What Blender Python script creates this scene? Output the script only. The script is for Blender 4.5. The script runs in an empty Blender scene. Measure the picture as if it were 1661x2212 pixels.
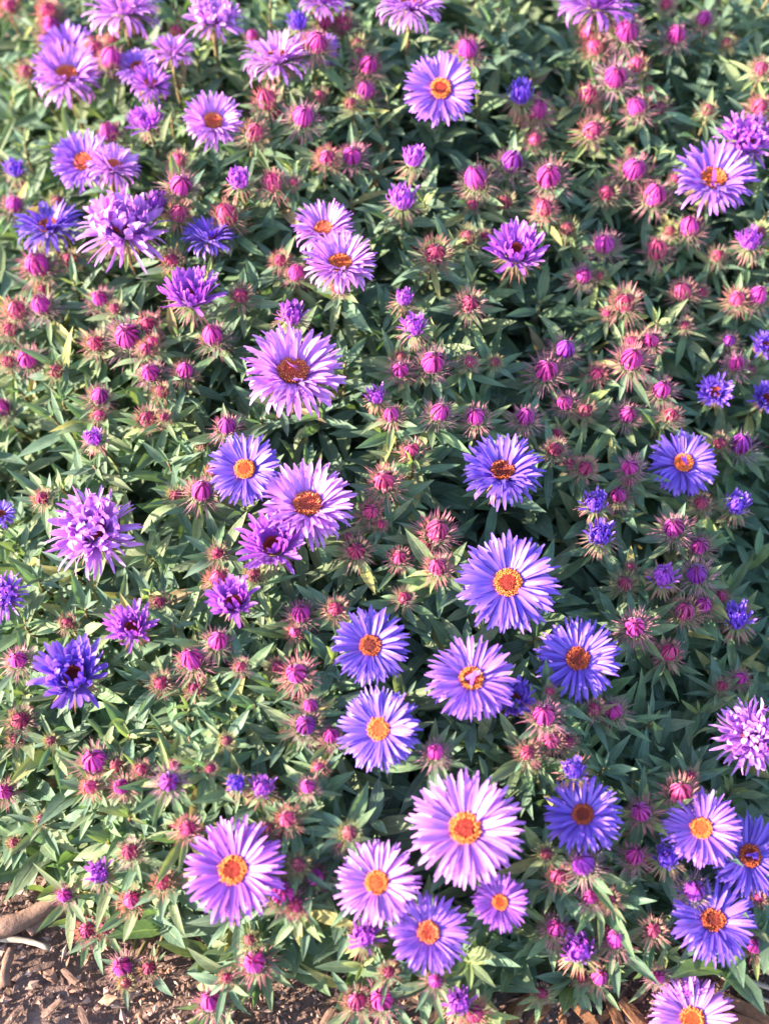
import bpy, math, random
import numpy as np
from mathutils import Vector, Matrix, Euler, noise

random.seed(11)
rng = np.random.default_rng(11)
R = math.radians
scene = bpy.context.scene
col = scene.collection

# ---------------------------------------------------------------- camera
PITCH = R(45.0)
HALF = math.tan(R(18.0))
CAM = Vector((0.0, 0.0, 0.56))
PW, PH = 1661.0, 2212.0                       # the photograph's width and height units used below
cam_data = bpy.data.cameras.new("camera")
cam_data.sensor_fit = 'HORIZONTAL'
cam_data.angle = R(36.0)
cam_data.clip_start = 0.01
cam_data.clip_end = 200.0
cam_data.dof.use_dof = True
cam_data.dof.focus_distance = 0.575
cam_data.dof.aperture_fstop = 6.8
camera = bpy.data.objects.new("camera", cam_data)
camera.location = CAM
camera.rotation_euler = (R(90.0) - PITCH, 0, 0)
col.objects.link(camera)
scene.camera = camera

# ---------------------------------------------------------------- light
SUN_DIR = Vector((-0.89, -0.24, 0.29)).normalized()      # towards the sun: low, from the side
world = bpy.data.worlds.new("World")
scene.world = world
world.use_nodes = True
wn = world.node_tree
sky = wn.nodes.new("ShaderNodeTexSky")
sky.sky_type = 'NISHITA'
sky.sun_disc = False
sky.sun_elevation = math.asin(SUN_DIR.z)
sky.sun_rotation = math.atan2(SUN_DIR.x, SUN_DIR.y)
wn.links.new(sky.outputs[0], wn.nodes["Background"].inputs[0])
wn.nodes["Background"].inputs[1].default_value = 0.130
sun_data = bpy.data.lights.new("sun", 'SUN')
sun_data.energy = 5.0
sun_data.angle = R(0.6)
sun_data.color = (1.0, 0.86, 0.66)
sun = bpy.data.objects.new("sun", sun_data)
sun.rotation_euler = SUN_DIR.to_track_quat('Z', 'Y').to_euler()
col.objects.link(sun)

vs = scene.view_settings
vs.view_transform = 'Standard'
vs.look = 'None'
vs.gamma = 1.0
vs.exposure = 2.58
scene.cycles.use_denoising = True
scene.cycles.max_bounces = 6
scene.cycles.diffuse_bounces = 4
scene.cycles.transparent_max_bounces = 8

# ---------------------------------------------------------------- materials
def new_mat(name):
    m = bpy.data.materials.new(name)
    m.use_nodes = True
    nt = m.node_tree
    nt.nodes.clear()
    out = nt.nodes.new("ShaderNodeOutputMaterial")
    return m, nt, out

def N(nt, kind, **kw):
    n = nt.nodes.new(kind)
    for k, v in kw.items():
        setattr(n, k, v)
    return n

def mixrgb(nt, fac, a, b, mode='MIX'):
    n = N(nt, "ShaderNodeMix", data_type='RGBA', blend_type=mode)
    for sock, v in ((n.inputs[0], fac), (n.inputs[6], a), (n.inputs[7], b)):
        if hasattr(v, "is_output"):
            nt.links.new(v, sock)
        elif isinstance(v, (int, float)):
            sock.default_value = v
        else:
            sock.default_value = (*v, 1.0)
    return n.outputs[2]

def ramp(nt, fac, stops):
    n = N(nt, "ShaderNodeValToRGB")
    els = n.color_ramp.elements
    while len(els) < len(stops):
        els.new(0.5)
    for e, (p, c) in zip(els, stops):
        e.position = p
        e.color = (*c, 1.0) if len(c) == 3 else c
    nt.links.new(fac, n.inputs[0])
    return n.outputs[0]

def math_node(nt, op, a, b=None):
    n = N(nt, "ShaderNodeMath", operation=op)
    for i, v in enumerate((a, b)):
        if v is None:
            continue
        if hasattr(v, "is_output"):
            nt.links.new(v, n.inputs[i])
        else:
            n.inputs[i].default_value = v
    return n.outputs[0]

def thin_shader(nt, out, colour, trans_colour, trans, rough, spec=0.4, sheen=0.0, bump=None):
    p = N(nt, "ShaderNodeBsdfPrincipled")
    nt.links.new(colour, p.inputs["Base Color"])
    p.inputs["Roughness"].default_value = rough
    p.inputs["Specular IOR Level"].default_value = spec
    p.inputs["Sheen Weight"].default_value = sheen
    p.inputs["Sheen Roughness"].default_value = 0.4
    t = N(nt, "ShaderNodeBsdfTranslucent")
    nt.links.new(trans_colour, t.inputs[0])
    if bump is not None:
        nt.links.new(bump, p.inputs["Normal"])
    mx = N(nt, "ShaderNodeMixShader")
    mx.inputs[0].default_value = trans
    nt.links.new(p.outputs[0], mx.inputs[1])
    nt.links.new(t.outputs[0], mx.inputs[2])
    nt.links.new(mx.outputs[0], out.inputs[0])

def uv_xy(nt):
    uv = N(nt, "ShaderNodeUVMap", uv_map="UVMap")
    s = N(nt, "ShaderNodeSeparateXYZ")
    nt.links.new(uv.outputs[0], s.inputs[0])
    return uv.outputs[0], s.outputs[0], s.outputs[1]

def bump_node(nt, height, strength, dist):
    b = N(nt, "ShaderNodeBump")
    b.inputs["Strength"].default_value = strength
    b.inputs["Distance"].default_value = dist
    nt.links.new(height, b.inputs["Height"])
    return b.outputs[0]

def make_leaf_material(name, use_object_colour):
    m, nt, out = new_mat(name)
    uv, u, v = uv_xy(nt)
    if use_object_colour:
        base = N(nt, "ShaderNodeObjectInfo").outputs["Color"]
    else:
        base = N(nt, "ShaderNodeAttribute", attribute_name="tint").outputs["Color"]
    nz = N(nt, "ShaderNodeTexNoise")
    nz.inputs["Scale"].default_value = 260.0
    nz.inputs["Detail"].default_value = 3.0
    geo = N(nt, "ShaderNodeNewGeometry")
    nt.links.new(geo.outputs["Position"], nz.inputs["Vector"])
    mott = ramp(nt, nz.outputs[0], [(0.3, (0.72, 0.72, 0.72)), (0.7, (1.25, 1.25, 1.2))])
    c = mixrgb(nt, 1.0, base, mott, 'MULTIPLY')
    # pale midrib and a few side veins
    off = math_node(nt, 'ABSOLUTE', math_node(nt, 'SUBTRACT', v, 0.5))
    rib = ramp(nt, off, [(0.0, (1, 1, 1)), (0.07, (0, 0, 0))])
    saw = math_node(nt, 'FRACT', math_node(nt, 'ADD', math_node(nt, 'MULTIPLY', u, 7.0), math_node(nt, 'MULTIPLY', off, -3.0)))
    side = ramp(nt, saw, [(0.0, (0.35, 0.35, 0.35)), (0.16, (0, 0, 0))])
    veins = mixrgb(nt, 1.0, rib, side, 'LIGHTEN')
    c = mixrgb(nt, veins, c, mixrgb(nt, 0.45, c, (0.30, 0.36, 0.20)))
    # underside is paler and greyer
    back = mixrgb(nt, 0.22, c, (0.20, 0.24, 0.18))
    c = mixrgb(nt, geo.outputs["Backfacing"], c, back)
    t = mixrgb(nt, 1.0, c, (1.6, 1.8, 0.8), 'MULTIPLY')
    thin_shader(nt, out, c, t, 0.28, 0.6, 0.30, 0.12, bump_node(nt, veins, 0.35, 0.0006))
    return m

M_LEAF = make_leaf_material("aster_leaf", True)
M_FOLIAGE = make_leaf_material("aster_foliage", False)

def make_petal_material():
    m, nt, out = new_mat("aster_ray")
    uv, u, v = uv_xy(nt)
    info = N(nt, "ShaderNodeObjectInfo")
    grooves = N(nt, "ShaderNodeTexWave", wave_type='BANDS', bands_direction='Y')
    grooves.inputs["Scale"].default_value = 1.4
    grooves.inputs["Distortion"].default_value = 0.6
    nt.links.new(uv, grooves.inputs["Vector"])
    g = ramp(nt, grooves.outputs[1], [(0.0, (0.80, 0.78, 0.86)), (1.0, (1.08, 1.1, 1.05))])
    c = mixrgb(nt, 1.0, info.outputs["Color"], g, 'MULTIPLY')
    tip = ramp(nt, u, [(0.0, (0.85, 0.8, 0.95)), (0.45, (1, 1, 1)), (1.0, (1.15, 1.2, 1.06))])
    c = mixrgb(nt, 1.0, c, tip, 'MULTIPLY')
    geo = N(nt, "ShaderNodeNewGeometry")
    c = mixrgb(nt, geo.outputs["Backfacing"], c, mixrgb(nt, 0.25, c, (0.32, 0.20, 0.62)))
    t = mixrgb(nt, 1.0, c, (1.35, 1.1, 1.1), 'MULTIPLY')
    thin_shader(nt, out, c, t, 0.34, 0.42, 0.5, 0.12, bump_node(nt, grooves.outputs[1], 0.25, 0.0004))
    return m
M_PETAL = make_petal_material()

def make_bract_material():
    m, nt, out = new_mat("aster_bract")
    uv, u, v = uv_xy(nt)
    info = N(nt, "ShaderNodeObjectInfo")
    fac = ramp(nt, u, [(0.0, (0, 0, 0)), (0.22, (0.15, 0.15, 0.15)), (0.62, (1, 1, 1))])
    c = mixrgb(nt, fac, (0.16, 0.20, 0.09), info.outputs["Color"])
    t = mixrgb(nt, 1.0, c, (1.4, 1.2, 1.0), 'MULTIPLY')
    thin_shader(nt, out, c, t, 0.30, 0.6, 0.3, 0.3)
    return m
M_BRACT = make_bract_material()

def make_bud_material():
    m, nt, out = new_mat("bud_rays")
    uv, u, v = uv_xy(nt)
    info = N(nt, "ShaderNodeObjectInfo")
    c = info.outputs["Color"]
    lo = mixrgb(nt, 0.7, c, (0.36, 0.03, 0.10))
    fac = ramp(nt, u, [(0.15, (0, 0, 0)), (0.60, (1, 1, 1))])
    c2 = mixrgb(nt, fac, lo, c)
    groove = ramp(nt, v, [(0.0, (0.62, 0.5, 0.66)), (0.5, (1.15, 1.15, 1.15)), (1.0, (0.62, 0.5, 0.66))])
    c2 = mixrgb(nt, 1.0, c2, groove, 'MULTIPLY')
    t = mixrgb(nt, 1.0, c2, (1.3, 1.1, 1.1), 'MULTIPLY')
    thin_shader(nt, out, c2, t, 0.18, 0.6, 0.25, 0.3)
    return m
M_BUD = make_bud_material()

def make_plain(name, stops, scale, rough, bump=0.0, dist=0.001, use_tint=False):
    m, nt, out = new_mat(name)
    geo = N(nt, "ShaderNodeNewGeometry")
    nz = N(nt, "ShaderNodeTexNoise")
    nz.inputs["Scale"].default_value = scale
    nz.inputs["Detail"].default_value = 6.0
    nz.inputs["Roughness"].default_value = 0.65
    nt.links.new(geo.outputs["Position"], nz.inputs["Vector"])
    c = ramp(nt, nz.outputs[0], stops)
    if use_tint:
        c = mixrgb(nt, 1.0, c, N(nt, "ShaderNodeAttribute", attribute_name="tint").outputs["Color"], 'MULTIPLY')
    p = N(nt, "ShaderNodeBsdfPrincipled")
    nt.links.new(c, p.inputs["Base Color"])
    p.inputs["Roughness"].default_value = rough
    p.inputs["Specular IOR Level"].default_value = 0.3
    if bump:
        nt.links.new(bump_node(nt, nz.outputs[0], bump, dist), p.inputs["Normal"])
    nt.links.new(p.outputs[0], out.inputs[0])
    return m

M_STEM = make_plain("aster_stem", [(0.3, (0.10, 0.12, 0.05)), (0.7, (0.17, 0.09, 0.06))], 60, 0.6)
M_CUP = make_plain("involucre_green", [(0.3, (0.09, 0.12, 0.05)), (0.7, (0.20, 0.09, 0.07))], 300, 0.6)
M_SOIL = make_plain("mulch_soil", [(0.25, (0.07, 0.045, 0.038)), (0.5, (0.15, 0.095, 0.082)), (0.75, (0.25, 0.165, 0.145))], 110, 0.95, 0.9, 0.004)
M_MULCH = make_plain("mulch_crumb", [(0.3, (0.55, 0.5, 0.5)), (0.7, (1.2, 1.15, 1.1))], 400, 0.9, 0.5, 0.001, True)
M_WOOD = make_plain("weathered_wood", [(0.25, (0.08, 0.045, 0.035)), (0.55, (0.17, 0.10, 0.08)), (0.8, (0.26, 0.17, 0.14))], 160, 0.85, 0.7, 0.002)
M_BARK = make_plain("bark_chip", [(0.25, (0.08, 0.035, 0.02)), (0.55, (0.19, 0.085, 0.045)), (0.8, (0.30, 0.16, 0.10))], 140, 0.85, 0.7, 0.002)
M_STRAW = make_plain("dry_straw", [(0.25, (0.17, 0.13, 0.11)), (0.7, (0.34, 0.28, 0.24))], 200, 0.8, 0.4, 0.001)

def make_disc_material():
    m, nt, out = new_mat("disc_floret")
    info = N(nt, "ShaderNodeObjectInfo")
    uv, u, v = uv_xy(nt)
    c = mixrgb(nt, u, mixrgb(nt, 0.6, info.outputs["Color"], (0.22, 0.03, 0.01)), info.outputs["Color"])
    p = N(nt, "ShaderNodeBsdfPrincipled")
    nt.links.new(c, p.inputs["Base Color"])
    p.inputs["Roughness"].default_value = 0.6
    p.inputs["Subsurface Weight"].default_value = 0.0
    nt.links.new(p.outputs[0], out.inputs[0])
    return m
M_DISC = make_disc_material()

# ---------------------------------------------------------------- helpers
def mesh_from(name, verts, faces, mat, uvs=None, smooth=True, tint=None):
    me = bpy.data.meshes.new(name)
    me.from_pydata([tuple(v) for v in verts], [], [tuple(f) for f in faces])
    if uvs is not None:
        lay = me.uv_layers.new(name="UVMap")
        li = np.empty(len(me.loops), dtype=np.int32)
        me.loops.foreach_get("vertex_index", li)
        lay.data.foreach_set("uv", np.asarray(uvs, dtype=np.float32)[li].ravel())
    if tint is not None:
        at = me.color_attributes.new(name="tint", type='FLOAT_COLOR', domain='POINT')
        t4 = np.ones((len(verts), 4), dtype=np.float32)
        t4[:, :3] = tint
        at.data.foreach_set("color", t4.ravel())
    me.materials.append(mat)
    if smooth:
        me.polygons.foreach_set("use_smooth", np.ones(len(me.polygons), dtype=bool))
    me.update()
    return me

def grid_faces(rows, cols):
    return [(r * cols + c, r * cols + c + 1, (r + 1) * cols + c + 1, (r + 1) * cols + c)
            for r in range(rows - 1) for c in range(cols - 1)]

def link(name, mesh, parent=None, basis=None, colour=None):
    o = bpy.data.objects.new(name, mesh)
    if parent is not None:
        o.parent = parent
    if basis is not None:
        o.matrix_basis = basis
    if colour is not None:
        o.color = (*colour, 1.0)
    col.objects.link(o)
    return o

def thing(name, loc, label, category, group=None):
    o = bpy.data.objects.new(name, None)
    o.empty_display_size = 0.01
    o.location = loc
    o["label"] = label
    o["category"] = category
    if group:
        o["group"] = group
    col.objects.link(o)
    return o

def basis_from(x, z):
    """A rotation whose X axis is x and whose Z axis is as near z as it can be."""
    x = x.normalized()
    y = z.cross(x)
    if y.length < 1e-6:
        y = Vector((0, 1, 0)).cross(x)
    y.normalize()
    zz = x.cross(y)
    m = Matrix((x, y, zz)).transposed().to_4x4()
    return m

def frame_for(n, spin):
    n = n.normalized()
    a = Vector((0, 0, 1)) if abs(n.z) < 0.95 else Vector((0, 1, 0))
    x = a.cross(n).normalized()
    m = basis_from(x, n)
    return m @ Matrix.Rotation(spin, 4, 'Z')

def jit(c, amt, hue=0.0):
    k = 1.0 + random.uniform(-amt, amt)
    return tuple(max(0.0, ch * k * (1 + random.uniform(-hue, hue))) for ch in c)

# view rays: the photograph's coordinates to directions in the place
FWD = Vector((0, math.cos(PITCH), -math.sin(PITCH)))
UPV = Vector((0, math.sin(PITCH), math.cos(PITCH)))
RIGHT = Vector((1, 0, 0))

def ray(x, y):
    u = (x / PW - 0.5) * 2 * HALF
    v = (0.5 - y / PH) * 2 * HALF * PH / PW
    return FWD + RIGHT * u + UPV * v

def front_edge(x):
    return 0.208 + max(0.0, -0.07 - x) * 0.66 + 0.016 * min(1.0, max(0.0, (x - 0.03) / 0.05)) - 0.004 * math.sin(x * 31.0)

def canopy(x, y):
    """Height of the top of the planting over the ground."""
    d = y - front_edge(x)
    if d <= 0:
        return 0.0
    b = 0.5 * (noise.noise(Vector((x * 11, y * 11, 0.3))) + 0.5 * noise.noise(Vector((x * 27, y * 27, 4.3))))
    f = min(1.0, max(0.0, (0.64 - y) / 0.22))
    shade_dip = 1.15 * max(0.0, x + 0.03) ** 2 * f * f * (3 - 2 * f) * (1 - math.exp(-d / 0.07))      # dip shaped into the mound to keep this flank out of the low sun
    return 0.080 * (1 - math.exp(-d / 0.022)) + 0.415 * d + 0.016 * b - shade_dip

def hit(x, y, lift=0.0):
    """The point where the view ray of (x, y) meets the planting's top, or low over the ground in front of it."""
    d = ray(x, y)
    t = 0.30
    while t < 1.6:
        p = CAM + d * t
        if p.z <= canopy(p.x, p.y) + lift or p.z <= 0.018:
            break
        t += 0.002
    return CAM + d * t, t

# ---------------------------------------------------------------- leaf, petal, bract and bud shapes
def leaf_profile(s):
    return (0.10 + 0.90 * math.sin(math.pi * min(1, (s * 0.86 + 0.10)) ** 1.05)) * (1 - s ** 7) * (1 if s < 1 else 0)

def leaf_template(width, droop, bend, keel, twist, rows=6, cols=5):
    V, U = [], []
    for i in range(rows):
        s = i / (rows - 1)
        w = width * max(leaf_profile(s), 0.02) * 0.5
        zc = 0.16 * s - droop * s * s
        yc = bend * s * s
        tw = twist * s
        for j in range(cols):
            q = (j / (cols - 1)) * 2 - 1
            yy, zz = q * w, keel * abs(q) * w - 0.25 * keel * q * q * w
            V.append((s * (1 - 0.25 * abs(droop) * s), yc + yy * math.cos(tw) - zz * math.sin(tw), zc + yy * math.sin(tw) + zz * math.cos(tw)))
            U.append((s, (q + 1) / 2))
    return V, grid_faces(rows, cols), U

LEAVES = []
for i in range(14):
    V, F, U = leaf_template(random.uniform(0.19, 0.27), random.uniform(-0.05, 0.50), random.uniform(-0.12, 0.12),
                            random.uniform(0.3, 0.8), random.uniform(-0.7, 0.7))
    LEAVES.append(mesh_from("leaf", V, F, M_LEAF, U))
NARROW = []
for i in range(8):
    V, F, U = leaf_template(random.uniform(0.14, 0.20), random.uniform(0.0, 0.6), random.uniform(-0.1, 0.1),
                            random.uniform(0.3, 0.8), random.uniform(-0.6, 0.6))
    NARROW.append(mesh_from("bract_leaf", V, F, M_LEAF, U))

def petal_template(cup, reflex, bend, curl, width, rows=7, cols=3):
    V, U = [], []
    for i in range(rows):
        s = i / (rows - 1)
        w = width * (0.42 + 0.58 * math.sin(math.pi * min(1.0, 0.15 + 0.62 * s))) * (1.0 if s < 0.8 else math.sqrt(max(0.0, 1 - ((s - 0.8) / 0.215) ** 2))) * 0.5
        ang = cup * s - reflex * s * s - curl * max(0, s - 0.55) ** 2 * 6
        # integrate along the bent midline
        if i == 0:
            px, pz = 0.0, 0.0
        else:
            px += math.cos(ang) / (rows - 1)
            pz += math.sin(ang) / (rows - 1)
        for j in range(cols):
            q = (j / (cols - 1)) * 2 - 1
            V.append((px, bend * s * s + q * w, pz + abs(q) * w * 0.35))
            U.append((s, (q + 1) / 2))
    return V, grid_faces(rows, cols), U

def petals(n, cup, reflex, curl, width, bend=0.10):
    out = []
    for i in range(n):
        V, F, U = petal_template(random.uniform(*cup), random.uniform(*reflex), random.uniform(-bend, bend), random.uniform(*curl), width * random.uniform(0.85, 1.15))
        out.append(mesh_from("petal", V, F, M_PETAL, U))
    return out

PETALS_FLAT = petals(14, (0.0, 0.25), (0.0, 0.5), (0.0, 0.3), 0.085)
PETALS_REFLEX = petals(10, (0.1, 0.4), (0.5, 1.3), (0.0, 0.9), 0.085)
PETALS_CURL = petals(14, (0.0, 0.5), (-1.0, 1.2), (-1.5, 0.8), 0.14, 0.16)
PETALS_UP = petals(10, (0.0, 0.5), (-0.6, 0.3), (-0.9, 0.2), 0.16, 0.08)

def spikes(specs, name):
    """specs: (azimuth, base radius, base height, elevation, length, width, bend); one joined ruff of fine bracts."""
    V, F, U = [], [], []
    for az, r0, z0, el, L, w, bend in specs:
        ca, sa = math.cos(az), math.sin(az)
        r, z, e = r0, z0, el
        k = len(V)
        n = 4
        for i in range(n):
            s = i / (n - 1)
            ww = w * (1 - s) ** 0.7 * 0.5 if i < n - 1 else 0.0
            for q in ((-1, 1) if i < n - 1 else (0,)):
                V.append((r * ca - q * ww * sa, r * sa + q * ww * ca, z))
                U.append((s, 0.5 + 0.5 * q))
            r += math.cos(e) * L / (n - 1)
            z += math.sin(e) * L / (n - 1)
            e += bend / (n - 1)
        F += [(k, k + 1, k + 3, k + 2), (k + 2, k + 3, k + 5, k + 4), (k + 4, k + 5, k + 6)]
    return mesh_from(name, V, F, M_BRACT, U)

def bud_core(strips, height, top, loose):
    """Closed ray florets lapping over each other round a solid egg."""
    V, F, U = [], [], []
    def prof(q):
        return 0.5 * max(0.0, math.sin(math.pi * (0.14 + 0.86 * q))) ** 0.75
    rows, nn = 7, 12                                   # the egg itself
    for i in range(rows):
        q = i / (rows - 1)
        for j in range(nn):
            a = 2 * math.pi * j / nn
            r = max(0.02, prof(q) * 0.90)
            V.append((r * math.cos(a), r * math.sin(a), height * q * 0.92))
            U.append((0.25 * q, 0.0))
    for i in range(rows - 1):
        for j in range(nn):
            F.append((i * nn + j, i * nn + (j + 1) % nn, (i + 1) * nn + (j + 1) % nn, (i + 1) * nn + j))
    F.append(tuple(range((rows - 1) * nn, rows * nn)))
    for k in range(strips):
        a0 = k * 2.39996 + random.uniform(-0.12, 0.12)
        end = top * random.uniform(0.88, 1.06)
        off = random.uniform(0.97, 1.07)
        tw = random.uniform(-0.35, 0.35)
        out = random.uniform(0.0, loose) * (1 if random.random() < 0.5 else 0.2)
        ww = random.uniform(0.12, 0.17)
        base = len(V)
        R_, C_ = 6, 3
        for i in range(R_):
            s = i / (R_ - 1)
            q = 0.12 + (end - 0.12) * s
            r = prof(min(q, 0.97)) * off + out * s ** 3
            w = ww * (1 - 0.75 * s ** 4) * 0.5
            a = a0 + tw * s
            for j in range(C_):
                g = j - 1
                rr = r + (0.022 if g == 0 else 0.0)
                V.append((rr * math.cos(a) - g * w * math.sin(a), rr * math.sin(a) + g * w * math.cos(a), height * q))
                U.append((0.2 + 0.8 * s, j / 2))
        F += [tuple(base + f for f in ff) for ff in grid_faces(R_, C_)]
    return mesh_from("bud_core", V, F, M_BUD, U)

CORES = [bud_core(26, random.uniform(1.1, 1.35), 0.97, 0.14) for _ in range(7)]
CORES_TIGHT = [bud_core(20, random.uniform(0.95, 1.15), 0.9, 0.03) for _ in range(4)]

def ruff(n, lo, hi, lenr, bendr, width, name="bract_ruff"):
    sp = []
    for i in range(n):
        t = random.random()
        az = i * 2.39996 + random.uniform(-0.25, 0.25)
        el = lo + (hi - lo) * t + random.uniform(-0.2, 0.2)
        sp.append((az, 0.30 + 0.17 * math.sin(math.pi * t), -0.02 + 0.42 * t, el, random.uniform(*lenr), random.uniform(0.7, 1.2) * width, random.uniform(*bendr)))
    return spikes(sp, name)

def bud_ruff(n_hug, n_out, hug_hi):
    sp = []
    for i in range(n_hug):                              # bracts lying against the bud, tips free
        t = random.random()
        sp.append((i * 2.39996 + random.uniform(-.2, .2), 0.40 + 0.10 * math.sin(math.pi * min(1, t + 0.2)), 0.02 + hug_hi * t, random.uniform(0.9, 1.45),
                   random.uniform(0.32, 0.62), random.uniform(0.045, 0.075), random.uniform(-0.9, 0.4)))
    for i in range(n_out):                              # spreading ones
        t = random.random()
        sp.append((i * 2.39996 + random.uniform(-.3, .3), 0.34, 0.0 + 0.3 * t, random.uniform(-0.7, 0.8), random.uniform(0.40, 0.95),
                   random.uniform(0.032, 0.06), random.uniform(-0.9, 0.6)))
    return spikes(sp, "bract_ruff")
RUFFS_OPEN = [bud_ruff(80, 90, 0.42) for _ in range(5)]
RUFFS_TIGHT = [bud_ruff(110, 80, 0.66) for _ in range(5)]
RUFFS_FLOWER = [ruff(60, -1.1, 0.25, (0.55, 1.1), (-0.8, 0.3), 0.11) for _ in range(4)]

def cup_mesh():
    V, F = [], []
    rows, nn = 5, 12
    for i in range(rows):
        s = i / (rows - 1)
        r = (0.10 + 0.40 * math.sin(s * math.pi * 0.5) ** 0.8)
        for j in range(nn):
            a = 2 * math.pi * j / nn
            V.append((r * math.cos(a), r * math.sin(a), -0.45 + 0.45 * s))
    for i in range(rows - 1):
        for j in range(nn):
            F.append((i * nn + j, i * nn + (j + 1) % nn, (i + 1) * nn + (j + 1) % nn, (i + 1) * nn + j))
    F.append(tuple(range(nn))[::-1])
    F.append(tuple(range((rows - 1) * nn, rows * nn)))
    return mesh_from("involucre", V, F, M_CUP)
CUP = cup_mesh()

def disc_meshes(n, hollow, height):
    """Florets of the disc: an inner button and an outer ring, each floret a small peg."""
    inner, outer = ([], [], []), ([], [], [])
    def peg(store, x, y, z, nx, ny, r, h, flare):
        V, F, U = store
        k = len(V)
        m = 5
        for lev, (rr, zz, uu) in enumerate(((r * 0.7, 0, 0.0), (r * flare, h, 0.8), (r * 0.35, h * 1.12, 1.0))):
            for j in range(m):
                a = 2 * math.pi * j / m
                V.append((x + nx * zz * 0.6 + rr * math.cos(a), y + ny * zz * 0.6 + rr * math.sin(a), z + zz))
                U.append((uu, 0.5))
        for lev in range(2):
            for j in range(m):
                F.append((k + lev * m + j, k + lev * m + (j + 1) % m, k + (lev + 1) * m + (j + 1) % m, k + (lev + 1) * m + j))
        F.append(tuple(k + 2 * m + j for j in range(m)))
    for i in range(n):
        f = math.sqrt((i + 0.5) / n)
        a = i * 2.39996
        r = f * 0.5
        z = height * (1 - f * f) - hollow * max(0, 0.6 - f)
        store = outer if f > 0.62 else inner
        big = f > 0.62
        peg(store, r * math.cos(a), r * math.sin(a), z, math.cos(a) * f, math.sin(a) * f,
            (0.032 if big else 0.030) * random.uniform(0.8, 1.2), (0.12 if big else 0.07) * random.uniform(0.6, 1.4), 1.25 if big else 0.9)
    # floor under the florets
    V, F, U = inner
    k = len(V)
    nn = 14
    for rr, zz in ((0.52, -0.05), (0.30, height * 0.6 - hollow * 0.3)):
        for j in range(nn):
            a = 2 * math.pi * j / nn
            V.append((rr * math.cos(a), rr * math.sin(a), zz))
            U.append((0.0, 0.5))
    k2 = len(V)
    V.append((0, 0, height * 0.9 - hollow * 0.6)); U.append((0.0, 0.5))
    for j in range(nn):
        F.append((k + j, k + (j + 1) % nn, k + nn + (j + 1) % nn, k + nn + j))
        F.append((k + nn + j, k + nn + (j + 1) % nn, k2))
    return mesh_from("disc_button", *inner[:2], M_DISC, inner[2]), mesh_from("floret_ring", *outer[:2], M_DISC, outer[2])
DISCS = [disc_meshes(190, h, z) for h, z in ((0.0, 0.16), (0.10, 0.14), (0.16, 0.15), (0.04, 0.20))]

# ---------------------------------------------------------------- stems
def bez(p0, p1, p2, p3, t):
    a = 1 - t
    return p0 * (a ** 3) + p1 * (3 * a * a * t) + p2 * (3 * a * t * t) + p3 * (t ** 3)

def tube_arrays(pts, radii, sides=6):
    V, F = [], []
    for i, p in enumerate(pts):
        t = (pts[min(i + 1, len(pts) - 1)] - pts[max(i - 1, 0)]).normalized()
        m = frame_for(t, 0)
        for j in range(sides):
            a = 2 * math.pi * j / sides
            V.append(p + m.to_3x3() @ Vector((radii[i] * math.cos(a), radii[i] * math.sin(a), 0)))
    for i in range(len(pts) - 1):
        for j in range(sides):
            F.append((i * sides + j, i * sides + (j + 1) % sides, (i + 1) * sides + (j + 1) % sides, (i + 1) * sides + j))
    F.append(tuple(range(sides))[::-1])
    F.append(tuple(range((len(pts) - 1) * sides, len(pts) * sides)))
    return V, F

def base_of(h):
    if h.y - front_edge(h.x) > 0.02:
        return Vector((h.x * 0.93, h.y + 0.02 + 0.05 * min(1, h.z / 0.15), 0.0))
    return Vector((h.x * 0.95 + random.uniform(-0.006, 0.006), max(h.y + 0.03, front_edge(h.x) + 0.015), 0.0))

def build_stem(root, base, head, n, r_top, r_bot):
    L = (head - base).length
    p1 = base + Vector((0, 0, L * 0.45))
    p2 = head - n * min(0.035, L * 0.35)
    pts = [bez(base, p1, p2, head, i / 13) for i in range(14)]
    rad = [r_bot + (r_top - r_bot) * i / 13 for i in range(14)]
    V, F = tube_arrays([p - base for p in pts], rad)
    link("stem", mesh_from("stem", V, F, M_STEM), root)
    return pts

TEAL = (0.056, 0.120, 0.084)
GREEN = (0.074, 0.142, 0.064)
LIME = (0.175, 0.225, 0.065)
OLIVE = (0.112, 0.152, 0.070)
YELLOWED = (0.30, 0.26, 0.08)
DRY = (0.22, 0.13, 0.07)

def along(pts, dist):
    """Point and upward tangent at a distance below the top of a stem."""
    acc = 0.0
    for i in range(len(pts) - 1, 0, -1):
        seg = (pts[i] - pts[i - 1]).length
        if acc + seg >= dist:
            f = (dist - acc) / seg
            return pts[i].lerp(pts[i - 1], f), (pts[i] - pts[i - 1]).normalized()
        acc += seg
    return None, None

def add_leaf(root, base, p, direction, normal, L, colour, pool, wide=1.0, name="leaf"):
    m = Matrix.Translation(p - base) @ basis_from(direction, normal) @ Matrix.Diagonal((L, L * wide, L, 1))
    return link(name, random.choice(pool), root, m, colour)

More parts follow.
